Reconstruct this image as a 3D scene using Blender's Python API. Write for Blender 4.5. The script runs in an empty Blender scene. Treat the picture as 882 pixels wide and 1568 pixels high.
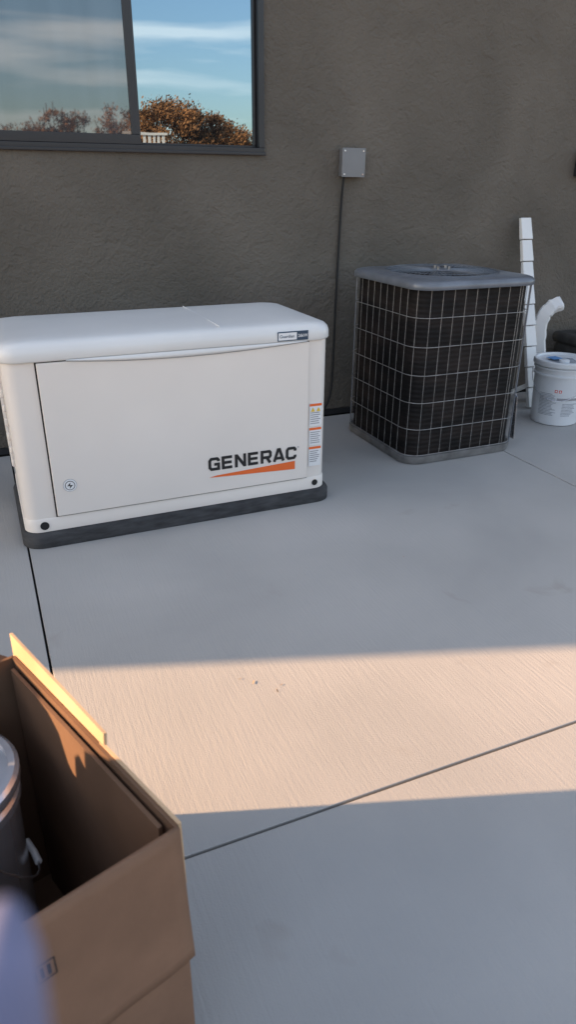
import bpy, bmesh, math, random
from mathutils import Vector, Matrix
random.seed(7)
scene=bpy.context.scene
COL=scene.collection
# ------------------------------------------------------------------ materials
def new_mat(name):
    m=bpy.data.materials.new(name); m.use_nodes=True
    nt=m.node_tree; b=nt.nodes['Principled BSDF']
    return m,nt,b
def mat(name,c,rough=.6,metal=0,var=.12,vscale=6,bump=0,bscale=80,spec=.5,stretch=(1,1,1),rvar=.0,detail=3,bdet=3):
    m,nt,b=new_mat(name)
    tc=nt.nodes.new('ShaderNodeTexCoord'); mp=nt.nodes.new('ShaderNodeMapping')
    nt.links.new(tc.outputs['Object'],mp.inputs[0]); mp.inputs['Scale'].default_value=stretch
    n=nt.nodes.new('ShaderNodeTexNoise'); n.inputs['Scale'].default_value=vscale; n.inputs['Detail'].default_value=detail
    nt.links.new(mp.outputs[0],n.inputs[0])
    r=nt.nodes.new('ShaderNodeValToRGB')
    r.color_ramp.elements[0].position=.3; r.color_ramp.elements[1].position=.7
    r.color_ramp.elements[0].color=(*[x*(1-var) for x in c],1); r.color_ramp.elements[1].color=(*[min(1,x*(1+var)) for x in c],1)
    nt.links.new(n.outputs['Fac'],r.inputs[0]); nt.links.new(r.outputs[0],b.inputs['Base Color'])
    b.inputs['Roughness'].default_value=rough; b.inputs['Metallic'].default_value=metal
    b.inputs['Specular IOR Level'].default_value=spec
    if bump:
        n2=nt.nodes.new('ShaderNodeTexNoise'); n2.inputs['Scale'].default_value=bscale; n2.inputs['Detail'].default_value=bdet
        nt.links.new(mp.outputs[0],n2.inputs[0])
        bp=nt.nodes.new('ShaderNodeBump'); bp.inputs['Strength'].default_value=bump; bp.inputs['Distance'].default_value=.01
        nt.links.new(n2.outputs['Fac'],bp.inputs['Height']); nt.links.new(bp.outputs[0],b.inputs['Normal'])
    return m
# ------------------------------------------------------------------ helpers
def link(o,parent=None,m=None):
    COL.objects.link(o)
    if parent: o.parent=parent
    if m and hasattr(o.data,'materials'): o.data.materials.append(m)
    return o
def empty(name):
    e=bpy.data.objects.new(name,None); COL.objects.link(e); e.empty_display_size=.1; return e
def mesh(name,vs,fs,m=None,parent=None,smooth=False):
    me=bpy.data.meshes.new(name); me.from_pydata([tuple(v) for v in vs],[],fs); me.update()
    bm=bmesh.new(); bm.from_mesh(me); bmesh.ops.recalc_face_normals(bm,faces=bm.faces); bm.to_mesh(me); bm.free()
    if smooth:
        for p in me.polygons: p.use_smooth=True
    return link(bpy.data.objects.new(name,me),parent,m)
def bev(o,w,s=2,ang=35):
    md=o.modifiers.new('b','BEVEL'); md.width=w; md.segments=s; md.limit_method='ANGLE'; md.angle_limit=math.radians(ang)
    for p in o.data.polygons: p.use_smooth=True
    md2=o.modifiers.new('w','WEIGHTED_NORMAL'); md2.keep_sharp=True
    return o
def box(name,x0,x1,y0,y1,z0,z1,m=None,parent=None,bevel=0,seg=2):
    vs=[(x,y,z) for z in(z0,z1) for x,y in((x0,y0),(x1,y0),(x1,y1),(x0,y1))]
    fs=[(3,2,1,0),(4,5,6,7),(0,1,5,4),(1,2,6,5),(2,3,7,6),(3,0,4,7)]
    o=mesh(name,vs,fs,m,parent)
    if bevel: bev(o,bevel,seg)
    return o
def rrect(x0,x1,y0,y1,r,seg=8):
    p=[]
    for cx,cy,a0 in((x1-r,y0+r,-90),(x1-r,y1-r,0),(x0+r,y1-r,90),(x0+r,y0+r,180)):
        for i in range(seg+1):
            a=math.radians(a0+90*i/seg); p.append((cx+r*math.cos(a),cy+r*math.sin(a)))
    return p
def loft(name,rings,m=None,parent=None,smooth=True,cap0=True,cap1=True,ang=40):
    n=len(rings[0]); vs=[v for r in rings for v in r]; fs=[]
    for k in range(len(rings)-1):
        for i in range(n):
            j=(i+1)%n; fs.append((k*n+i,k*n+j,(k+1)*n+j,(k+1)*n+i))
    if cap0: fs.append(tuple(range(n))[::-1])
    if cap1: fs.append(tuple(range((len(rings)-1)*n,len(rings)*n)))
    o=mesh(name,vs,fs,m,parent)
    if smooth:
        me=o.data
        for p in me.polygons: p.use_smooth=True
        me.set_sharp_from_angle(angle=math.radians(ang))
    return o
def rings_from(levels,x0,x1,y0,y1,r,seg=8):
    out=[]
    for z,ix,iy in levels:
        rr=max(.01,r-max(min(ix,iy),-.03)*.5)
        out.append([(x,y,z) for x,y in rrect(x0+ix,x1-ix,y0+iy,y1-iy,rr,seg)])
    return out
def circ(cx,cy,z,r,n=48): return [(cx+r*math.cos(2*math.pi*i/n),cy+r*math.sin(2*math.pi*i/n),z) for i in range(n)]
def lathe(name,prof,cx,cy,m,parent=None,n=56,ang=40,cap0=True,cap1=True):
    return loft(name,[circ(cx,cy,z,r,n) for r,z in prof],m,parent,True,cap0,cap1,ang)
def wires(name,polys,r,m,parent=None,cyc=False,res=2,smoothc=False):
    cu=bpy.data.curves.new(name,'CURVE'); cu.dimensions='3D'; cu.bevel_depth=r; cu.bevel_resolution=res; cu.use_fill_caps=True
    for pts in polys:
        if smoothc:
            s=cu.splines.new('NURBS'); s.points.add(len(pts)-1); s.order_u=4; s.use_endpoint_u=True
        else:
            s=cu.splines.new('POLY'); s.points.add(len(pts)-1)
        for q,p in zip(s.points,pts): q.co=(*p,1)
        s.use_cyclic_u=cyc
    return link(bpy.data.objects.new(name,cu),parent,m)
def panel(name,pts,th,m,parent=None,off=0):
    o=mesh(name,pts,[tuple(range(len(pts)))],m,parent)
    md=o.modifiers.new('s','SOLIDIFY'); md.thickness=th; md.offset=off
    return o
# ------------------------------------------------------------------ camera
H=1.30; F=1070/1568; PITCH=math.radians(25.1); YAW=math.radians(23.3); ROLL=math.radians(.44)
fwd=Vector((math.sin(YAW)*math.cos(PITCH),math.cos(YAW)*math.cos(PITCH),-math.sin(PITCH)))
right=Vector((math.cos(YAW),-math.sin(YAW),0)); up=right.cross(fwd)
c,s_=math.cos(ROLL),math.sin(ROLL)
ir=right*c+up*s_; iu=up*c-right*s_
cam=bpy.data.cameras.new('camera'); co=bpy.data.objects.new('camera',cam); COL.objects.link(co)
M=Matrix((( ir.x,iu.x,-fwd.x,0),(ir.y,iu.y,-fwd.y,0),(ir.z,iu.z,-fwd.z,H),(0,0,0,1)))
co.matrix_world=M
cam.sensor_fit='VERTICAL'; cam.sensor_height=36; cam.sensor_width=36; cam.lens=36*F
cam.clip_start=.01; cam.clip_end=1000
cam.dof.use_dof=True; cam.dof.focus_distance=3.0; cam.dof.aperture_fstop=6.0
scene.camera=co
# ------------------------------------------------------------------ light
EL=math.radians(20); dx,dy=.949,-.315
S=Vector((-dx*math.cos(EL),-dy*math.cos(EL),math.sin(EL)))
sun=bpy.data.lights.new('sun','SUN'); sun.energy=14; sun.angle=math.radians(.45); sun.color=(1,.62,.34)
so=bpy.data.objects.new('sun',sun); COL.objects.link(so); so.rotation_euler=S.to_track_quat('Z','Y').to_euler(); so.location=(-4,2,5)
w=bpy.data.worlds.new('World'); scene.world=w; w.use_nodes=True
nt=w.node_tree; bg=nt.nodes['Background']; sky=nt.nodes.new('ShaderNodeTexSky'); sky.sky_type='NISHITA'; sky.sun_disc=False
sky.sun_elevation=EL; sky.sun_rotation=math.atan2(S.x,S.y); sky.dust_density=1.5; sky.ozone_density=1.0
tc=nt.nodes.new('ShaderNodeTexCoord'); mp=nt.nodes.new('ShaderNodeMapping'); mp.inputs['Rotation'].default_value=(.3,.12,.5); mp.inputs['Scale'].default_value=(1.5,3.5,18)
no=nt.nodes.new('ShaderNodeTexNoise'); no.inputs['Scale'].default_value=1.3; no.inputs['Detail'].default_value=4; no.inputs['Distortion'].default_value=.4
rp=nt.nodes.new('ShaderNodeValToRGB'); rp.color_ramp.elements[0].position=.50; rp.color_ramp.elements[1].position=.68; rp.color_ramp.elements[1].color=(.55,.55,.55,1)
mx=nt.nodes.new('ShaderNodeMixRGB'); mx.inputs[2].default_value=(9,8.2,7.4,1)
L=nt.links.new
L(tc.outputs['Generated'],mp.inputs[0]); L(mp.outputs[0],no.inputs[0]); L(no.outputs['Fac'],rp.inputs[0]); L(rp.outputs[0],mx.inputs[0]); L(sky.outputs[0],mx.inputs[1]); L(mx.outputs[0],bg.inputs[0])
bg.inputs[1].default_value=.34
scene.view_settings.view_transform='Standard'; scene.view_settings.look='None'; scene.view_settings.exposure=0
# ------------------------------------------------------------------ ground + patio
m_dirt=mat('dirt',(.2,.16,.12),.95,var=.3,vscale=1.5)
mesh('ground',[(-400,-400,-.1),(400,-400,-.1),(400,400,-.1),(-400,400,-.1)],[(0,1,2,3)],m_dirt)
def concrete():
    m,nt,b=new_mat('broomed_concrete'); L=nt.links.new
    tc=nt.nodes.new('ShaderNodeTexCoord')
    def noise(scale,det,st=(1,1,1),rot=0,dist=0):
        mp=nt.nodes.new('ShaderNodeMapping'); mp.inputs['Scale'].default_value=st; mp.inputs['Rotation'].default_value=(0,0,rot)
        n=nt.nodes.new('ShaderNodeTexNoise'); n.inputs['Scale'].default_value=scale; n.inputs['Detail'].default_value=det; n.inputs['Distortion'].default_value=dist
        L(tc.outputs['Object'],mp.inputs[0]); L(mp.outputs[0],n.inputs[0]); return n
    a=noise(1.3,5,dist=.3); r=nt.nodes.new('ShaderNodeValToRGB')
    r.color_ramp.elements[0].position=.3; r.color_ramp.elements[1].position=.72
    r.color_ramp.elements[0].color=(.335,.327,.313,1); r.color_ramp.elements[1].color=(.425,.41,.39,1); L(a.outputs['Fac'],r.inputs[0])
    r3=nt.nodes.new('ShaderNodeValToRGB'); r3.color_ramp.elements[0].position=.66; r3.color_ramp.elements[1].position=.8
    st=noise(4.1,4,dist=.6); r3.color_ramp.elements[1].color=(.5,.5,.5,1); L(st.outputs['Fac'],r3.inputs[0])
    m2=nt.nodes.new('ShaderNodeMixRGB'); m2.inputs[2].default_value=(.26,.225,.19,1); L(r3.outputs[0],m2.inputs[0]); L(r.outputs[0],m2.inputs[1])
    L(m2.outputs[0],b.inputs['Base Color']); b.inputs['Roughness'].default_value=.66; b.inputs['Specular IOR Level'].default_value=.3
    br=noise(1,3,(115,9,1),.07,.3); fine=noise(240,2)
    m4=nt.nodes.new('ShaderNodeMath'); m4.operation='MULTIPLY'; L(br.outputs['Fac'],m4.inputs[0]); L(a.outputs['Fac'],m4.inputs[1])
    m5=nt.nodes.new('ShaderNodeMath'); m5.operation='MULTIPLY_ADD'; m5.inputs[1].default_value=.36; L(fine.outputs['Fac'],m5.inputs[0]); L(m4.outputs[0],m5.inputs[2])
    bp=nt.nodes.new('ShaderNodeBump'); bp.inputs['Strength'].default_value=.6; bp.inputs['Distance'].default_value=.003; L(m5.outputs[0],bp.inputs['Height']); L(bp.outputs[0],b.inputs['Normal'])
    return m
m_con=concrete()
WY=3.75
patio=empty('concrete_patio')
xs=[-7.38,-4.91,-2.45,.02,2.49,4.95,7.4]; ys=[-6.3,-3.9,-1.4,1.035,WY-.004]
k=0
for i in range(len(xs)-1):
    for j in range(len(ys)-1):
        k+=1
        g=.0036
        box('slab_%d'%k,xs[i]+g,xs[i+1]-g,ys[j]+g,ys[j+1]-(g if j<len(ys)-2 else 0),-.09,0,m_con,patio,bevel=.0022,seg=2)
m_joint=mat('joint_dirt',(.012,.011,.010),.95,var=.4,vscale=40)
box('joint_filler',xs[0]+.01,xs[-1]-.01,ys[0]+.01,ys[-1]-.01,-.095,-.022,m_joint,patio)
# ------------------------------------------------------------------ house
house=empty('stucco_house')
def stucco():
    m,nt,b=new_mat('stucco'); L=nt.links.new
    tc=nt.nodes.new('ShaderNodeTexCoord')
    def noise(s,d,dist=0):
        n=nt.nodes.new('ShaderNodeTexNoise'); n.inputs['Scale'].default_value=s; n.inputs['Detail'].default_value=d; n.inputs['Distortion'].default_value=dist; L(tc.outputs['Object'],n.inputs[0]); return n
    a=noise(1.6,6,.5); r=nt.nodes.new('ShaderNodeValToRGB'); r.color_ramp.elements[0].position=.28; r.color_ramp.elements[1].position=.75
    r.color_ramp.elements[0].color=(.108,.095,.079,1); r.color_ramp.elements[1].color=(.158,.139,.116,1); L(a.outputs['Fac'],r.inputs[0]); L(r.outputs[0],b.inputs['Base Color'])
    b.inputs['Roughness'].default_value=.93; b.inputs['Specular IOR Level'].default_value=.2
    f=noise(90,4); t=noise(14,2,1.0)
    md=nt.nodes.new('ShaderNodeMath'); md.operation='MULTIPLY_ADD'; md.inputs[1].default_value=1.6; L(t.outputs['Fac'],md.inputs[0]); L(f.outputs['Fac'],md.inputs[2])
    bp=nt.nodes.new('ShaderNodeBump'); bp.inputs['Strength'].default_value=.85; bp.inputs['Distance'].default_value=.009; L(md.outputs[0],bp.inputs['Height']); L(bp.outputs[0],b.inputs['Normal'])
    return m
m_st=stucco()
m_frame=mat('window_frame_black',(.02,.021,.024),.38,var=.1)
HX0=-5.86; HX1=9
WX0,WX1,WZ0,WZ1=.10,1.465,1.44,2.62; T=.25; Z1=3.3
def wallface():
    X=[HX0,WX0,WX1,HX1]; Z=[.045,WZ0,WZ1,Z1]; vs=[];fs=[]
    for y in(WY,WY+T):
        for z in Z:
            for x in X: vs.append((x,y,z))
    f=lambda l,k,i:l*16+k*4+i
    for k in range(3):
        for i in range(3):
            if k==1 and i==1: continue
            for l in(0,1): fs.append((f(l,k,i),f(l,k,i+1),f(l,k+1,i+1),f(l,k+1,i)))
    for (k,i,k2,i2) in((1,1,1,2),(1,2,2,2),(2,2,2,1),(2,1,1,1)): fs.append((f(0,k,i),f(0,k2,i2),f(1,k2,i2),f(1,k,i)))
    for i in range(3):
        for k in(0,3): fs.append((f(0,k,i),f(0,k,i+1),f(1,k,i+1),f(1,k,i)))
    for k in range(3):
        for i in(0,3): fs.append((f(0,k,i),f(0,k+1,i),f(1,k+1,i),f(1,k,i)))
    return mesh('front_wall',vs,fs,m_st,house)
wallface()
box('foundation',HX0+.01,HX1-.01,WY+.012,WY+T,-.1,.044,m_joint,house)
box('weep_screed_shadow',HX0,HX1,WY-.008,WY+.011,.012,.044,m_frame,house)  # black strip: screed plus the dark shadow where wall meets slab
box('side_wall',HX0,HX0+.25,WY+T+.002,12,-.1,Z1,m_st,house)
box('end_wall',HX1-.25,HX1,WY+T+.002,12,-.1,Z1,m_st,house)
box('back_wall',HX0,HX1,12.002,12.25,-.1,Z1,m_st,house)
box('parapet_cap',HX0-.03,HX1+.03,WY-.03,12.28,Z1+.002,Z1+.09,m_frame,house,bevel=.006)
def glass(name,fac,rough,base,tint,scr=False):
    m,nt,b=new_mat(name); L=nt.links.new
    out=nt.nodes['Material Output']; b.inputs['Base Color'].default_value=(*base,1); b.inputs['Roughness'].default_value=.9; b.inputs['Specular IOR Level'].default_value=0
    if scr:
        tc=nt.nodes.new('ShaderNodeTexCoord'); wv=nt.nodes.new('ShaderNodeTexNoise'); mp=nt.nodes.new('ShaderNodeMapping'); mp.inputs['Scale'].default_value=(14,1,.6)
        L(tc.outputs['Object'],mp.inputs[0]); L(mp.outputs[0],wv.inputs[0]); wv.inputs['Scale'].default_value=1
        r=nt.nodes.new('ShaderNodeValToRGB'); r.color_ramp.elements[0].position=.3;r.color_ramp.elements[1].position=.7
        r.color_ramp.elements[0].color=(*[x*.6 for x in base],1); r.color_ramp.elements[1].color=(*[x*1.4 for x in base],1)
        L(wv.outputs['Fac'],r.inputs[0]); L(r.outputs[0],b.inputs['Base Color'])
    gl=nt.nodes.new('ShaderNodeBsdfGlossy'); gl.inputs['Roughness'].default_value=rough; gl.inputs['Color'].default_value=(*tint,1)
    mi=nt.nodes.new('ShaderNodeMixShader'); mi.inputs[0].default_value=fac
    L(b.outputs[0],mi.inputs[1]); L(gl.outputs[0],mi.inputs[2]); L(mi.outputs[0],out.inputs[0])
    n=nt.nodes.new('ShaderNodeTexNoise'); n.inputs['Scale'].default_value=2.2; bp=nt.nodes.new('ShaderNodeBump'); bp.inputs['Strength'].default_value=.03; bp.inputs['Distance'].default_value=.01
    L(n.outputs['Fac'],bp.inputs['Height']); L(bp.outputs[0],gl.inputs['Normal'])
    return m
m_gl=glass('window_glass',.50,.0,(.010,.013,.016),(.52,.67,.78)); m_gs=glass('window_glass_screened',.20,.02,(.034,.044,.052),(.7,.75,.8),True)
def frame(name,x0,x1,z0,z1,y0,y1,fw,parent,fb=None):
    fb=fb or fw
    box(name+'_bottom',x0,x1,y0,y1,z0,z0+fb,m_frame,parent,bevel=.002)
    box(name+'_top',x0,x1,y0,y1,z1-fw,z1,m_frame,parent,bevel=.002)
    box(name+'_left',x0,x0+fw,y0,y1,z0+fb+.0005,z1-fw-.0005,m_frame,parent,bevel=.002)
    box(name+'_right',x1-fw,x1,y0,y1,z0+fb+.0005,z1-fw-.0005,m_frame,parent,bevel=.002)
frame('window_frame',WX0,WX1,WZ0,WZ1,WY-.012,WY+.10,.028,house,.028)
frame('sash_fixed',.795,WX1-.029,WZ0+.029,WZ1-.029,WY+.030,WY+.06,.012,house,.010)
frame('sash_sliding',WX0+.029,.835,WZ0+.029,WZ1-.029,WY-.002,WY+.028,.042,house,.042)
box('glass_right',.806,WX1-.040,WY+.042,WY+.048,WZ0+.038,WZ1-.040,m_gl,house)
box('glass_left',WX0+.070,.794,WY+.008,WY+.013,WZ0+.070,WZ1-.070,m_gs,house)
box('window_sill_drip',WX0-.004,WX1+.004,WY-.020,WY-.0125,WZ0-.006,WZ0+.008,m_frame,house,bevel=.002)
# ------------------------------------------------------------------ generator
gen=empty('standby_generator')
m_w=mat('generator_enamel',(.76,.70,.64),.42,var=.025,vscale=3)
m_lid=mat('generator_lid_enamel',(.70,.69,.67),.33,var=.03,vscale=4)
m_blk=mat('black_paint',(.012,.012,.013),.5); m_or=mat('orange_decal',(.78,.14,.025),.5,var=.03)
m_pad=mat('generator_pad',(.038,.038,.040),.85,var=.45,vscale=30,bump=.4,bscale=70,stretch=(.4,.4,1.6))
m_gap=mat('seam_shadow_rubber',(.012,.012,.012),.8)
m_wh=mat('label_white',(.75,.75,.75),.45,var=.02); m_navy=mat('label_navy',(.02,.05,.09),.4); m_yel=mat('label_yellow',(.75,.5,.04),.5); m_txt=mat('label_print',(.3,.3,.32),.6)
GX0,GX1,GY0,GY1=.022,1.318,2.62,3.22
loft('pad',rings_from([(.001,-.012,-.012),(.045,-.012,-.012),(.056,-.006,-.006),(.06,.004,.004)],GX0-.005,GX1+.012,GY0-.012,GY1+.02,.075),m_pad,gen)
loft('base_rail',rings_from([(.061,-.001,-.001),(.108,-.001,-.001),(.116,.003,.003)],GX0,GX1,GY0,GY1,.06),m_w,gen)
loft('cabinet',rings_from([(.114,.004,.004),(.728,.004,.004)],GX0,GX1,GY0,GY1,.055),m_w,gen)
loft('lid',rings_from([(.722,.006,.006),(.724,-.008,-.008),(.730,-.012,-.012),(.757,-.011,-.011),(.772,-.006,-.006),(.784,.006,.003),(.791,.024,.014),(.795,.05,.03),(.799,.11,.08),(.801,.2,.2)],GX0,GX1,GY0,GY1,.075,10),m_lid,gen,ang=50)
box('lid_seam',.842,.8435,GY0+.03,GY1-.04,.7975,.8012,m_wh,gen)
box('door_seam',.1415,1.218,2.6215,2.6239,.1165,.722,m_gap,gen)
d=box('door',.147,1.2145,2.611,2.6235,.1215,.7195,m_w,gen,bevel=.003)
N=40; pts=[]
for i in range(N+1):
    t=i/N; x=.25+.95*t; dz=.024*math.sin(math.pi*t)**.8*(1-.25*t); pts.append((x,dz))
vs=[];fs=[]
for x,dz in pts:
    vs+=[(x,2.6065,.7265),(x,2.6005,.7265-dz*.5-.001),(x,2.603,.7255-dz),(x,2.6108,.7245-dz),(x,2.6108,.7265)]
for i in range(N):
    for k in range(4): fs.append((i*5+k,(i+1)*5+k,(i+1)*5+k+1,i*5+k+1))
mesh('scoop_lip',vs,fs,m_lid,gen,True)
vs=[];fs=[]
for x,dz in pts:
    vs+=[(x,2.6098,.724-dz),(x,2.6098,.724-dz-.0028)]
for i in range(N): fs.append((i*2,(i+1)*2,(i+1)*2+1,i*2+1))
mesh('scoop_shadow_line',vs,fs,m_txt,gen)  # grey strip painted as the thin shadow under the lip
def disc(name,x,y,z,r,m,parent,n=32,th=.002):
    vs=[];
    for yy in(y,y+th): vs+=[(x+r*math.cos(2*math.pi*i/n),yy,z+r*math.sin(2*math.pi*i/n)) for i in range(n)]
    fs=[tuple(range(n)),tuple(range(n,2*n))]+[(i,(i+1)%n,n+(i+1)%n,n+i) for i in range(n)]
    return mesh(name,vs,fs,m,parent)
o=disc('lifting_hole_1',.094,2.6165,.088,.017,m_gap,gen,th=.01); o=disc('lifting_hole_2',1.256,2.6165,.09,.014,m_gap,gen,th=.01)
disc('lifting_ring_1',.094,2.6175,.088,.021,m_w,gen,th=.01); disc('lifting_ring_2',1.256,2.6175,.09,.018,m_w,gen,th=.01)
disc('badge_rim',.207,2.6095,.245,.026,m_txt,gen); disc('badge_face',.207,2.6085,.245,.0245,m_wh,gen); disc('badge_ring',.207,2.608,.245,.019,m_gap,gen); disc('badge_core',.207,2.6075,.245,.0165,m_wh,gen)
by=2.6068
mesh('badge_bolt',[(.207+a*.019,by,.245+b*.016) for a,b in((.15,.8),(-.6,-.1),(0,-.1),(-.15,-.8),(.6,.1),(0,.1))],[(0,1,2,5),(2,3,4,5)],m_blk,gen)
def strokes(letter):
    G={'G':[[(.89,.68),(.89,.78),(.78,.89),(.25,.89),(.11,.75),(.11,.25),(.25,.11),(.89,.11),(.89,.47),(.5,.47)]],
    'E':[[(.11,0),(.11,1)],[(.11,.89),(.93,.89)],[(.11,.5),(.88,.5)],[(.11,.11),(.93,.11)]],
    'N':[[(.11,0),(.11,1)],[(.89,0),(.89,1)],[(.13,.95),(.87,.05)]],
    'R':[[(.11,0),(.11,1)],[(.11,.89),(.8,.89),(.9,.79),(.9,.54),(.8,.44),(.11,.44)],[(.55,.44),(.88,0)]],
    'A':[[(.07,0),(.44,.93),(.58,.93),(.95,0)],[(.25,.25),(.78,.25)]],
    'C':[[(.89,.66),(.89,.78),(.78,.89),(.25,.89),(.11,.75),(.11,.25),(.25,.11),(.78,.11),(.89,.22),(.89,.34)]]}
    return G[letter]
def ribbon(pl,hw,x0,z0,w_,h_,y,vs,fs):
    P=[Vector((x0+a*w_,z0+b*h_)) for a,b in pl]; base=len(vs)
    for i,p in enumerate(P):
        a=(P[i]-P[i-1]).normalized() if i else (P[1]-P[0]).normalized()
        b=(P[i+1]-P[i]).normalized() if i<len(P)-1 else a
        t=(a+b).normalized(); n=Vector((-t.y,t.x)); k=hw/max(.5,n.dot(Vector((-a.y,a.x))))
        q1=p+n*k; q2=p-n*k; vs+=[(q1.x,y,q1.y),(q2.x,y,q2.y)]
    for i in range(len(P)-1): fs.append((base+2*i,base+2*i+1,base+2*i+3,base+2*i+2))
vs=[];fs=[]; lw=.0485; gapl=.0095; x=.764
ii=0
for ch in 'GENERAC':
    for pl in strokes(ch):
        ribbon(pl,.0063,x,.219,lw,.058,2.6095-.00005*ii,vs,fs); ii+=1
    x+=lw+gapl
mesh('wordmark',vs,fs,m_blk,gen)
disc('registered_mark',1.170,2.6095,.272,.003,m_txt,gen,12,.001)
mesh('orange_swoosh',[(.764,2.6095,.190),(.80,2.6095,.196),(1.155,2.6095,.210),(1.155,2.6095,.172)],[(0,1,2,3)],m_or,gen)
ly=GY0-.0135
box('lid_label_rim',1.072,1.207,ly,ly+.004,.7305,.768,m_navy,gen,bevel=.0015)
box('lid_label_white',1.0755,1.155,ly-.0012,ly,.735,.7635,m_wh,gen)
def text(name,body,x,y,z,size,m,parent,sx=1):
    cu=bpy.data.curves.new(name,'FONT'); cu.body=body; cu.size=size; cu.offset=size*.012
    o=link(bpy.data.objects.new(name,cu),parent,m); o.location=(x,y,z); o.rotation_euler=(math.pi/2,0,0); o.scale=(sx,1,1); return o
text('lid_label_text','Guardian',1.080,ly-.0018,.744,.0165,m_navy,gen,1.05); text('lid_label_power','26kW',1.160,ly-.0018,.744,.017,m_wh,gen,1.0)
z=.455; yy=2.6232-.0035
for i,(hh) in enumerate((.105,.085,.095)):
    a,b_=1.226,1.283
    box('sticker_%d'%i,a,b_,yy-.0004,yy+.004,z-hh+.004,z,m_wh,gen)
    box('sticker_head_%d'%i,a,b_,yy-.0008,yy-.0003,z-.012,z-.001,m_or,gen)
    if i==0:
        for q in(0,1):
            cx=a+.015+q*.026
            mesh('sticker_triangle_%d'%q,[(cx-.010,yy-.001,z-.036),(cx+.010,yy-.001,z-.036),(cx,yy-.001,z-.017)],[(0,1,2)],m_yel,gen)
    for j in range(6):
        zz=z-(.043 if i==0 else .024)-j*.0095
        if zz<z-hh+.008: break
        box('sticker_line_%d_%d'%(i,j),a+.005,b_-.005-random.random()*.015,yy-.0009,yy-.0003,zz,zz+.004,m_txt,gen)
    z-=hh+.002
for i in range(7):
    z=.30+i*.055
    o=box('side_louvre_%d'%i,GX0-.008,GX0+.008,2.74,3.12,z,z+.03,m_w,gen,bevel=.006)
# ------------------------------------------------------------------ AC condenser
ac=empty('air_conditioner_condenser')
AX0,AX1,AY0,AY1=1.865,2.560,2.815,3.510
m_ac=mat('condenser_grey_steel',(.15,.165,.19),.36,metal=.2,var=.18,vscale=9)
m_pan=mat('condenser_base',(.15,.145,.14),.6,var=.35,vscale=15)
def coil():
    m,nt,b=new_mat('condenser_coil'); L=nt.links.new
    tc=nt.nodes.new('ShaderNodeTexCoord')
    mp=nt.nodes.new('ShaderNodeMapping'); mp.inputs['Scale'].default_value=(1.5,1.5,4)
    n=nt.nodes.new('ShaderNodeTexNoise'); n.inputs['Scale'].default_value=3; n.inputs['Detail'].default_value=6
    L(tc.outputs['Object'],mp.inputs[0]); L(mp.outputs[0],n.inputs[0])
    r=nt.nodes.new('ShaderNodeValToRGB'); r.color_ramp.elements[0].position=.4; r.color_ramp.elements[1].position=.8
    r.color_ramp.elements[0].color=(.007,.006,.006,1); r.color_ramp.elements[1].color=(.030,.022,.019,1)
    L(n.outputs['Fac'],r.inputs[0]); L(r.outputs[0],b.inputs['Base Color']); b.inputs['Roughness'].default_value=.65; b.inputs['Specular IOR Level'].default_value=.2
    wv=nt.nodes.new('ShaderNodeTexWave'); wv.bands_direction='Z'; wv.inputs['Scale'].default_value=13; wv.inputs['Distortion'].default_value=1.0
    L(tc.outputs['Object'],wv.inputs[0]); bp=nt.nodes.new('ShaderNodeBump'); bp.inputs['Strength'].default_value=.22; bp.inputs['Distance'].default_value=.01
    L(wv.outputs['Fac'],bp.inputs['Height']); L(bp.outputs[0],b.inputs['Normal'])
    return m
m_coil=coil()
loft('base_pan',rings_from([(.004,.004,.004),(.03,-.002,-.002),(.042,-.002,-.002),(.044,.006,.006)],AX0,AX1,AY0,AY1,.10),m_pan,ac)
loft('coil',rings_from([(.03,.022,.022),(.865,.022,.022)],AX0,AX1,AY0,AY1,.09),m_coil,ac)
m_wire=mat('guard_wire',(.30,.29,.28),.4,metal=.5,var=.3,vscale=30)
hz=[.05+.137*i for i in range(7)]
per=rrect(AX0+.003,AX1-.003,AY0+.003,AY1-.003,.095,6)
wires('guard_horizontal',[[(x,y,z) for x,y in per] for z in hz],.0019,m_wire,ac,cyc=True,res=1)
def walk(p,step):
    P=[Vector(a) for a in p]+[Vector(p[0])]; out=[];carry=0
    for a,b in zip(P,P[1:]):
        l=(b-a).length; t=carry
        while t<l: out.append(a.lerp(b,t/l)); t+=step
        carry=t-l
    return out
wires('guard_vertical',[[(q.x,q.y,.04),(q.x,q.y,.87)] for q in walk(rrect(AX0+.0055,AX1-.0055,AY0+.0055,AY1-.0055,.093,6),.064)],.0014,m_wire,ac,res=1)
for i,(x,y) in enumerate(((AX0+.05,AY0+.05),(AX1-.03,AY0+.03),(AX0+.03,AY1-.03),(AX1-.03,AY1-.03))):
    wires('corner_post_%d'%i,[[(x,y,.04),(x,y,.87)]],.004,m_ac,ac)
CX,CY=(AX0+AX1)/2,(AY0+AY1)/2
n=36*4; seg=n//4-1
def sq(ix,z,r): 
    return [(x,y,z) for x,y in rrect(AX0+ix,AX1-ix,AY0+ix,AY1-ix,r,seg)]
def ci(r,z):
    out=[]
    for x,y,_ in sq(.02,0,.3): 
        a=math.atan2(y-CY,x-CX); out.append((CX+r*math.cos(a),CY+r*math.sin(a),z))
    return out
R=[sq(.012,.862,.09),sq(-.008,.862,.105),sq(-.012,.868,.108),sq(-.011,.886,.108),sq(-.002,.896,.104),sq(.012,.901,.10),sq(.03,.903,.11),ci(.300,.905),ci(.294,.910),ci(.288,.910),ci(.284,.902),ci(.280,.885)]
loft('top_cover',R,m_ac,ac,cap0=False,cap1=False,ang=50)
lathe('fan_well',[(.282,.80),(.282,.9)],CX,CY,m_gap,ac,cap0=False,cap1=False)
lathe('fan_floor',[(.285,.79),(.285,.80)],CX,CY,m_gap,ac)
sp=[]
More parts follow.
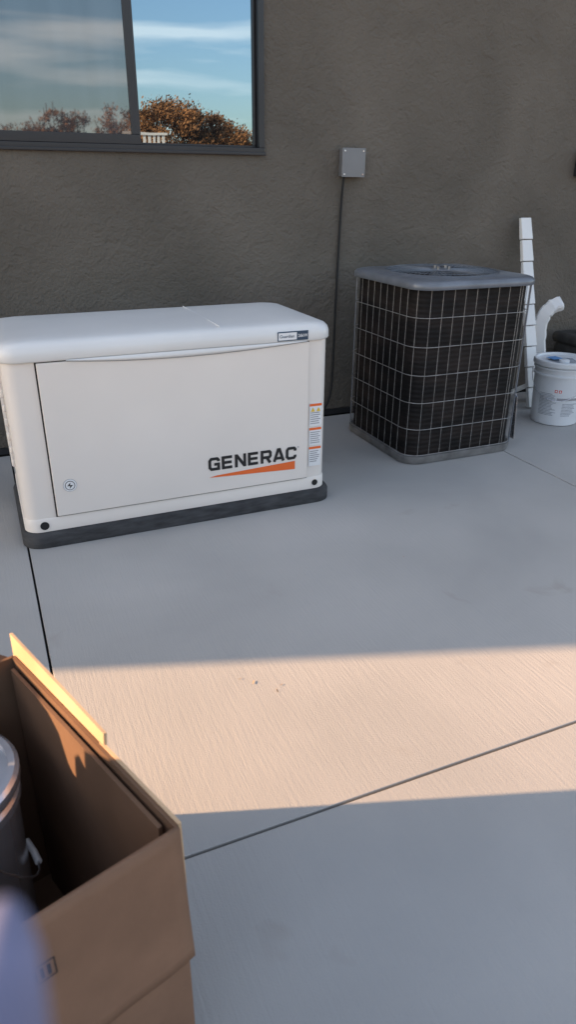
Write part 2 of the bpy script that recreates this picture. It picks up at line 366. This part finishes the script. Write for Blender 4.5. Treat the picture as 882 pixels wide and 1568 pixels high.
for i in range(60):
    a=2*math.pi*i/60; pts=[]
    for k in range(7):
        t=k/6; r=.052+(.286-.052)*t; aa=a+.25*t; z=.911-.004*t*t
        pts.append((CX+r*math.cos(aa),CY+r*math.sin(aa),z))
    sp.append(pts)
wires('fan_guard_spokes',sp,.0012,m_ac,ac,res=1)
wires('fan_guard_rings',[[(x,y,.909) for x,y,_ in circ(CX,CY,0,r,48)] for j,r in enumerate((.055,.13,.21,.282))],.0016,m_ac,ac,cyc=True,res=1)
lathe('fan_motor_cap',[(.052,.88),(.056,.905),(.05,.914),(.03,.917)],CX,CY,m_ac,ac)
for i in range(4):
    a=i*math.pi/2+.5; lathe('motor_bolt_%d'%i,[(.007,.91),(.007,.929)],CX+.04*math.cos(a),CY+.04*math.sin(a),m_wire,ac,n=10)
for i in range(4):
    a=i*math.pi/2+.9
    P=[]
    for r,da,z in((.05,0,.85),(.24,.0,.86),(.235,.75,.83),(.05,.5,.82)): P.append((CX+r*math.cos(a+da),CY+r*math.sin(a+da),z))
    panel('fan_blade_%d'%i,P,.003,m_gap,ac)
m_sh=mat('bare_aluminium',(.6,.6,.62),.25,metal=.9,var=.2,vscale=20,bump=.4,bscale=30)
panel('aluminium_strip',[(AX1+.006,AY0+.03,.05),(AX1+.010,AY0+.075,.05),(AX1+.012,AY0+.08,.30),(AX1+.006,AY0+.05,.28)],.002,m_sh,ac)
m_ins=mat('pipe_insulation',(.012,.012,.012),.8)
wires('line_set',[[(2.45,3.5,.12),(2.46,3.62,.12),(2.46,3.70,.2),(2.46,3.76,.3)]],.018,m_ins,ac,smoothc=True)
# ------------------------------------------------------------------ wall box + cable
jb=empty('electrical_box')
m_jb=mat('electrical_box_grey',(.18,.185,.195),.42,metal=.3,var=.08)
box('cover_body',1.897,2.028,WY-.045,WY-.001,1.343,1.475,m_jb,jb,bevel=.004)
box('cover_plate',1.893,2.032,WY-.049,WY-.0455,1.339,1.479,m_jb,jb,bevel=.0015)
for i,(x,z) in enumerate(((1.907,1.353),(2.018,1.353),(1.907,1.465),(2.018,1.465))): disc('screw_%d'%i,x,WY-.051,z,.004,m_sh,jb,12,.003)
cable=wires('power_cable',[[(1.915,3.72,1.345),(1.916,3.735,1.28),(1.912,3.738,1.15),(1.908,3.738,.98),(1.903,3.738,.80),(1.899,3.738,.60),(1.898,3.736,.42),(1.893,3.73,.26),(1.875,3.71,.13),(1.80,3.66,.05),(1.65,3.58,.02),(1.45,3.5,.03),(1.36,3.45,.12),(1.30,3.25,.2)]],.007,m_ins,smoothc=True)
ob=empty('outlet_box'); box('box_body',3.535,3.64,WY-.04,WY-.001,1.36,1.50,m_frame,ob,bevel=.004); box('box_lid',3.53,3.645,WY-.048,WY-.0405,1.355,1.505,m_frame,ob,bevel=.003)
# ------------------------------------------------------------------ bucket
bk=empty('plastic_bucket')
m_pl=mat('bucket_plastic',(.62,.64,.66),.35,var=.08,vscale=5); m_lb=mat('bucket_label',(.30,.32,.36),.5,var=.35,vscale=60,stretch=(1,1,2.5))
bx,byy=3.135,3.16
lathe('pail',[(.128,.002),(.134,.006),(.150,.29),(.158,.292),(.158,.302),(.151,.306),(.152,.33),(.160,.332),(.160,.342),(.153,.345),(.154,.362)],bx,byy,m_pl,bk,ang=30)
lathe('pail_lid',[(.164,.350),(.167,.354),(.167,.376),(.163,.382),(.150,.382),(.147,.372),(.02,.373)],bx,byy,m_pl,bk,ang=30)
lathe('lid_cap',[(.03,.373),(.03,.386),(.026,.389)],bx-.05,byy-.06,m_pl,bk,n=24)
def arc_label(name,r0,r1,z0,z1,a0,a1,m,parent,cx,cy,n=20):
    vs=[];fs=[]
    for i in range(n+1):
        a=math.radians(a0+(a1-a0)*i/n); vs+=[(cx+r0*math.cos(a),cy+r0*math.sin(a),z0),(cx+r1*math.cos(a),cy+r1*math.sin(a),z1)]
    for i in range(n): fs.append((2*i,2*i+2,2*i+3,2*i+1))
    return mesh(name,vs,fs,m,parent,True)
def rad(z): return .134+(.150-.134)*(z-.006)/.284
def lab(name,z0,z1,a0,a1,m,off): arc_label(name,rad(z0)+off,rad(z1)+off,z0,z1,a0,a1,m,bk,bx,byy)
lab('label_sheet',.05,.25,180,300,m_pl,.0012)
for j in range(16):
    z0=.065+j*.0085; lab('label_print_%d'%j,z0,z0+.004,184,214+random.random()*14,m_lb,.002)
for j in range(9):
    z0=.065+j*.009; lab('label_print_b%d'%j,z0,z0+.004,240,262+random.random()*20,m_lb,.002)
lab('label_bar',.16,.174,226,296,m_txt,.002)
m_red=mat('label_red',(.6,.04,.03),.5)
for q in(0,1):
    lab('hazard_%d'%q,.205,.222,219+q*9,225+q*9,m_red,.002); lab('hazard_in_%d'%q,.209,.218,220.6+q*9,223.4+q*9,m_wh,.003)
pts=[]
for i in range(17):
    a=math.pi*i/16; q=math.sin(a)
    pts.append((bx+.163*math.cos(a)*math.cos(-.78)-.155*q*.707*1.06,byy+.163*math.cos(a)*math.sin(-.78)-.155*q*.707*1.06,.31-.15*q))
wires('bail_handle',[pts],.0024,m_sh,bk)
m_bt=mat('blue_tape',(.1,.25,.5),.5); lab2=box('tape_smear',bx-.09,bx-.02,byy-.02,byy+.05,.3832,.3845,m_bt,bk)
m_smear=mat('compound_smear',(.25,.27,.3),.8,var=.4,vscale=30)
mesh('lid_smear',[(bx-.1+.0,byy-.06,.3738),(bx+.02,byy-.1,.3738),(bx+.07,byy+.0,.3738),(bx-.01,byy+.06,.3738),(bx-.09,byy+.03,.3738)],[(0,1,2,3,4)],m_smear,bk)
# ------------------------------------------------------------------ white vinyl trims
m_v=mat('white_vinyl',(.68,.68,.67),.4,var=.05)
tr=empty('vinyl_downspout')
p0=Vector((3.19,3.42,.004)); p1=Vector((3.155,3.70,1.125)); ax=(p1-p0).normalized(); sx=Vector((1,0,0)); nx=sx.cross(ax).normalized()
if nx.y>0: nx=-nx
segs=9; Lh=(p1-p0).length
for i in range(segs):
    a=p0+ax*(Lh*i/segs+.002); b=p0+ax*(Lh*(i+1)/segs-.002); w0=.043; w1=.038
    q=[a-sx*w0,a+sx*w0,b+sx*w1,b-sx*w1]; f=[v+nx*.022 for v in q]; f[0]+=nx*.009; f[1]+=nx*.003
    vs=q+f; o=mesh('segment_%d'%i,vs,[(0,1,2,3),(4,5,6,7),(0,1,5,4),(1,2,6,5),(2,3,7,6),(3,0,4,7)],m_v,tr); bev(o,.003,2)
el=empty('downspout_elbow')
path=[(3.30,3.50,.02),(3.295,3.52,.2),(3.285,3.55,.40),(3.285,3.56,.50),(3.30,3.55,.57),(3.335,3.53,.615),(3.385,3.51,.635)]
P=[Vector(p) for p in path]; rings=[]
fine=[]
for i in range(len(P)-1):
    for k in range(3): fine.append(P[i].lerp(P[i+1],k/3))
fine.append(P[-1])
for i,p in enumerate(fine):
    t=(fine[min(i+1,len(fine)-1)]-fine[max(i-1,0)]).normalized(); side=Vector((.72,-.69,0)); nn=t.cross(side).normalized(); side=nn.cross(t).normalized()
    k=1+ (.06 if i%2 else -.03)
    rings.append([tuple(p+side*a*.042*k+nn*b*.028*k) for a,b in((-1,-.6),(-.8,-1),(.8,-1),(1,-.6),(1,.6),(.8,1),(-.8,1),(-1,.6))])
loft('elbow_tube',rings,m_v,el,cap0=False,cap1=False,ang=25)
md=el.children[0].modifiers.new('s','SOLIDIFY'); md.thickness=.003
tf=empty('vinyl_trim_offcut')
panel('trim_face',[(3.03,3.60,.004),(3.13,3.66,.004),(3.34,3.47,.17),(3.27,3.41,.19)],.004,m_v,tf); panel('trim_lip',[(3.03,3.60,.006),(3.27,3.41,.192),(3.27,3.41,.215),(3.02,3.605,.035)],.004,m_v,tf)
tb=empty('tool_bag'); m_tb=mat('tool_bag_canvas',(.03,.028,.025),.8,var=.4,vscale=20)
o=box('bag_body',3.50,3.85,3.40,3.66,.0,.38,m_tb,tb,bevel=.05,seg=4); o2=box('bag_flap',3.49,3.86,3.39,3.67,.36,.43,m_tb,tb,bevel=.03,seg=4)
wires('bag_handle',[[(3.58,3.53,.42),(3.6,3.53,.50),(3.68,3.53,.53),(3.75,3.53,.50),(3.77,3.53,.42)]],.012,m_tb,tb,smoothc=True)
# ------------------------------------------------------------------ cardboard box (foreground)
cb=empty('shadow_carton_stack')
def card(name,c,bump=.12):
    return mat(name,c,.8,var=.16,vscale=7,bump=bump,bscale=18,spec=.2,detail=5)
m_cd=card('cardboard_outer',(.205,.118,.075),.2); m_ci=card('cardboard_inner_shade',(.15,.088,.055)); m_edge=mat('cardboard_edge',(.34,.22,.14),.9,var=.4,vscale=150)  # inner tone darkened: shade inside the box put into the colour
A=Vector((.125,.647,0)); u=Vector((-.348,.9375,0)).normalized(); v=Vector((-.955,-.297,0)).normalized(); LU,LV,ZT=.49,.46,.55
Bc=A+u*LU; C=A+v*LV; D=Bc+v*LV
def up_(p,z): return Vector((p.x,p.y,z))
def wall2(name,a,b,z0,z1,m): return panel(name,[up_(a,z0),up_(b,z0),up_(b,z1),up_(a,z1)],.006,m,cb,0)
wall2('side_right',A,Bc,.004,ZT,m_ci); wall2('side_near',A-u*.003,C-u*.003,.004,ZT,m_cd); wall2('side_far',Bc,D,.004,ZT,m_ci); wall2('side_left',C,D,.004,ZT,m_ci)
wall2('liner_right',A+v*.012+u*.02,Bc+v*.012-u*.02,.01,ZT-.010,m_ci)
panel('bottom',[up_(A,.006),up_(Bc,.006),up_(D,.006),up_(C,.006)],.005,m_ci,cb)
fo=-u
def offn(s,tz): return .006+.012*tz+.0035*math.sin(s*17)*tz+.0018*math.sin(s*40+3+tz*4)*tz
fv=[];ff=[]; nx2,nz2=22,12
for j in range(nz2+1):
    for i in range(nx2+1):
        s=LV*i/nx2; tz=j/nz2
        p=A+v*s+fo*offn(s,tz); fv.append((p.x,p.y,ZT+.003-.24*tz-.004*math.sin(s*9)*tz))
for j in range(nz2):
    for i in range(nx2): ff.append((j*(nx2+1)+i,j*(nx2+1)+i+1,(j+1)*(nx2+1)+i+1,(j+1)*(nx2+1)+i))
o=mesh('flap_near',fv,ff,m_cd,cb,True); md=o.modifiers.new('s','SOLIDIFY'); md.thickness=.005; md.offset=0
ro=-v
m_cl=card('cardboard_flap_sunlit_tone',(.55,.38,.23),.05)  # kraft lightened so the flap colour carries the sunlit look
panel('flap_right_down',[up_(A,ZT+.002)+ro*.005,up_(A+u*.20,ZT+.002)+ro*.005,up_(A+u*.20,ZT-.13)+ro*.018,up_(A+u*.01,ZT-.13)+ro*.012],.005,m_cl,cb)  # stands in shade; pale colour paints its sunlit sliver
panel('flap_right_up',[up_(A+u*.190,ZT-.016)+ro*.006,up_(A+u*(LU+.01),ZT-.012)+ro*.006,up_(A+u*(LU+.02),ZT+.034)+ro*.010,up_(A+u*.190,ZT+.022)+ro*.009],.005,m_cl,cb)
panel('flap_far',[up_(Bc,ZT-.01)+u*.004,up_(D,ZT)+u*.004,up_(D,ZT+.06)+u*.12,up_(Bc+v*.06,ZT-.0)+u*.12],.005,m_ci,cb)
panel('flap_left',[up_(C,ZT),up_(D,ZT),up_(D,ZT-.16)+v*.08,up_(C,ZT-.16)+v*.08],.005,m_cd,cb)
def onface(s,z): 
    tz=(ZT+.003-z)/.24
    p=A+v*s+fo*(offn(s,tz)+.0034); return up_(p,z)
pz=.455
for i,(s0,s1,z0,z1) in enumerate(((0,.04,.0265,.028),(0,.04,0,.0015),(0,.0015,.0,.028),(.0385,.04,0,.028),(.006,.010,.005,.022),(.014,.018,.005,.022),(.022,.034,.005,.022))):
    mesh('print_%d'%i,[onface(.18+s0,pz+z0),onface(.18+s1,pz+z0),onface(.18+s1,pz+z1),onface(.18+s0,pz+z1)],[(0,1,2,3)],m_gap,cb)
# pail in the box
m_gal=mat('dull_pail_metal',(.62,.63,.66),.25,metal=.7,var=.12,vscale=8)
pp=empty('paint_pail'); px_,py_=-.175,.93
lathe('pail_body',[(.085,.02),(.095,.03),(.105,.42),(.112,.425),(.112,.44),(.106,.445),(.107,.46)],px_,py_,m_gal,pp,ang=30)
lathe('pail_top',[(.114,.455),(.116,.46),(.116,.475),(.11,.48),(.10,.48),(.098,.472),(.01,.472)],px_,py_,m_gal,pp,ang=30)
hp=[]
for i in range(15):
    a=math.pi*i/14; hp.append((px_+.115*math.cos(a)*.3+.09*math.sin(a)+.02,py_-.115*math.cos(a)-.0,.40-.13*math.sin(a)))
wires('pail_bail',[hp],.002,m_sh,pp); wires('pail_grip',[[hp[6],hp[7],hp[8]]],.006,m_pl,pp)
# second carton, unseen at left, added to cast the near shadow edge and patch
nv=Vector((.315,.949,0)); dv=Vector((.949,-.315,0))
cs=empty('shadow_carton_stack')
Q=.95; TE=math.tan(EL)
def hh_(n_,d=0): return ZT-.012+d+(Q-.085-.80*(n_-.653))*TE
def P_(q,n_,z): p=dv*q+nv*n_; return (p.x,p.y,z)
def shadow_carton(name,q0,q1,n0,n1,h0,h1=None):
    h1=h0 if h1 is None else h1
    vs=[P_(q,n_,.002) for q,n_ in((q0,n0),(q1,n0),(q1,n1),(q0,n1))]+[P_(q,n_,h) for q,n_,h in((q0,n0,h0),(q1,n0,h0),(q1,n1,h1),(q0,n1,h1))]
    o=mesh(name,vs,[(3,2,1,0),(4,5,6,7),(0,1,5,4),(1,2,6,5),(2,3,7,6),(3,0,4,7)],m_cd,cs); bev(o,.003,2)
shadow_carton('shadow_carton',-Q-.5,-Q-.006,-.2,1.163,.56)
prof=[(-.2,.002),(1.165,.002),(1.165,hh_(1.165,.006)),(.95,hh_(.95)),(.905,hh_(.905,-.012)),(.880,hh_(.88,-.035)),(.866,hh_(.866,-.085)),(.850,hh_(.850,-.105)),(.843,hh_(.843,-.05)),(.830,hh_(.83,-.034)),(.818,hh_(.818,-.05)),(.812,hh_(.812,-.01)),(.78,hh_(.78,.006)),(.77,hh_(.77,.026)),(.3,hh_(.3,.026)),(-.2,hh_(.3,.026))]  # notched outline shaped to throw the sunlit patch into the box
panel('shadow_carton_side',[P_(-Q,a,b) for a,b in prof],.005,m_cd,cs)
shadow_carton('shadow_carton_low',-Q-.5,-Q,-1.4,-.21,.75)
# ------------------------------------------------------------------ jacket sleeve of the photographer (close, out of focus)
js=empty('jacket_sleeve'); m_j=mat('lavender_fabric',(.15,.155,.25),.8,var=.25,vscale=60)
def camp(x,y,dist): return Vector((0,0,H))+fwd*dist+ir*x*dist+iu*y*dist
a=camp(-.415,-.62,.10); b=camp(-.462,-.86,.095)
ring=[];ax=(b-a).normalized(); s1=ax.orthogonal().normalized(); s2=ax.cross(s1)
for t,r in((-.30,.001),(-.22,.003),(0,.0055),(.3,.0080),(.8,.0105),(1.6,.015),(3,.020)):
    c0=a+(b-a)*t
    ring.append([tuple(c0+(s1*math.cos(i/24*2*math.pi)+s2*math.sin(i/24*2*math.pi))*r*(1+.06*math.sin(i*1.3+t*9))) for i in range(24)])
loft('cuff',ring,m_j,js,ang=80)
# ------------------------------------------------------------------ debris
m_leaf=mat('dry_leaf',(.34,.22,.13),.8,var=.3,vscale=50)
lv=[];lf=[]
for (x,y,s) in ((.55,1.52,.010),(.60,1.46,.010),(.62,1.48,.007),(.52,1.55,.007),(1.35,2.0,.005),(.9,2.35,.004),(1.9,2.3,.005)):
    a=random.random()*6; b0=len(lv)
    for k,(p,q,z) in enumerate(((-1,0,.15),(-.3,.2,.4),(.4,.15,.3),(1,0,.4),(.4,-.15,.1),(-.3,-.2,.12))):
        lv.append((x+s*(p*math.cos(a)-q*math.sin(a)),y+s*(p*math.sin(a)+q*math.cos(a)),.002+z*s*.5))
    lf+=[(b0,b0+1,b0+4,b0+5),(b0+1,b0+2,b0+3,b0+4)]
mesh('leaf_litter',lv,lf,m_leaf)
# ------------------------------------------------------------------ background reflected in the window
m_hill=mat('dry_grass',(.22,.15,.07),.95,var=.35,vscale=.6)
vs=[];fs=[];nx_=40
prof=[(-12,-.12),(-15,.5),(-18,1.2),(-24,1.5),(-60,1.6),(-140,1.8)]
for i in range(nx_+1):
    x=-60+120*i/nx_
    for y,z in prof: vs.append((x,y,z+ (.25*math.sin(x*.4)+.15*math.sin(x*1.1) if z>0.3 else 0)))
for i in range(nx_):
    for k in range(len(prof)-1): fs.append((i*6+k,(i+1)*6+k,(i+1)*6+k+1,i*6+k+1))
mesh('hill',vs,fs,m_hill,None,True)
m_f1=mat('autumn_foliage',(.24,.115,.045),.8,var=.6,vscale=1.2); m_tr=mat('bark',(.12,.075,.045),.9)
vs=[];fs=[];br=[]
def shrub(cx,cy,top,wd,nleaf):
    base=1.2; h=top-base; blobs=[]
    for i in range(30):
        a=random.random()*6.28; r=wd*random.random()**.6; zz=h*(.15+.75*random.random()**.6)*(1-.38*(r/wd)**2)
        blobs.append((cx+r*math.cos(a),cy+r*math.sin(a)*.8,base+zz,random.uniform(.2,.4)*wd))
        br.append([(cx+.1*math.cos(a),cy+.1*math.sin(a),base-.3),(cx+.5*r*math.cos(a),cy+.4*r*math.sin(a),base+zz*.5),(cx+r*math.cos(a),cy+.8*r*math.sin(a),base+zz),(cx+r*1.15*math.cos(a),cy+.9*r*math.sin(a),base+zz+random.uniform(.2,.45))])
    for i in range(nleaf):
        b=random.choice(blobs); d_=Vector((random.gauss(0,1),random.gauss(0,1),random.gauss(0,.55)))*.45*b[3]
        p=Vector(b[:3])+d_
        if p.z<base-.2: p.z=base+random.random()
        a=Vector((random.gauss(0,1),random.gauss(0,1),random.gauss(0,1))).normalized(); t=a.orthogonal().normalized(); k=random.uniform(.03,.075)
        q=a.cross(t); n0=len(vs)
        vs.extend([p-t*k,p+q*k*.5,p+t*k,p-q*k*.5]); fs.append((n0,n0+1,n0+2,n0+3))
shrub(8.6,-22.5,4.5,2.0,19000); shrub(7.3,-22.3,4.35,1.5,11000); shrub(10.0,-23,4.15,1.2,9000); shrub(11.2,-23,3.7,1.2,7000); shrub(12.4,-23.2,3.4,1.1,4000)
for i in range(12): shrub(-7+i*1.15+random.random()*.4,-23-random.random()*2,random.uniform(3.5,4.3),1.2,2400)
for i in range(7): shrub(13.8+i*1.6,-24,random.uniform(2.6,3.6),1.3,1000)
row=empty('autumn_shrubs')
mesh('leaves',vs,fs,m_f1,row); wires('branches',br,.016,m_tr,row,res=0)
wf=empty('white_fence')
for i in range(9): box('picket_%d'%i,4.95+i*.15,5.03+i*.15,-17.02,-17.0,.6,2.72,m_wh,wf)
box('rail_top',4.9,6.3,-16.995,-16.96,2.68,2.75,m_wh,wf); box('rail_bottom',4.9,6.3,-16.995,-16.96,1.8,1.87,m_wh,wf)
print('done')
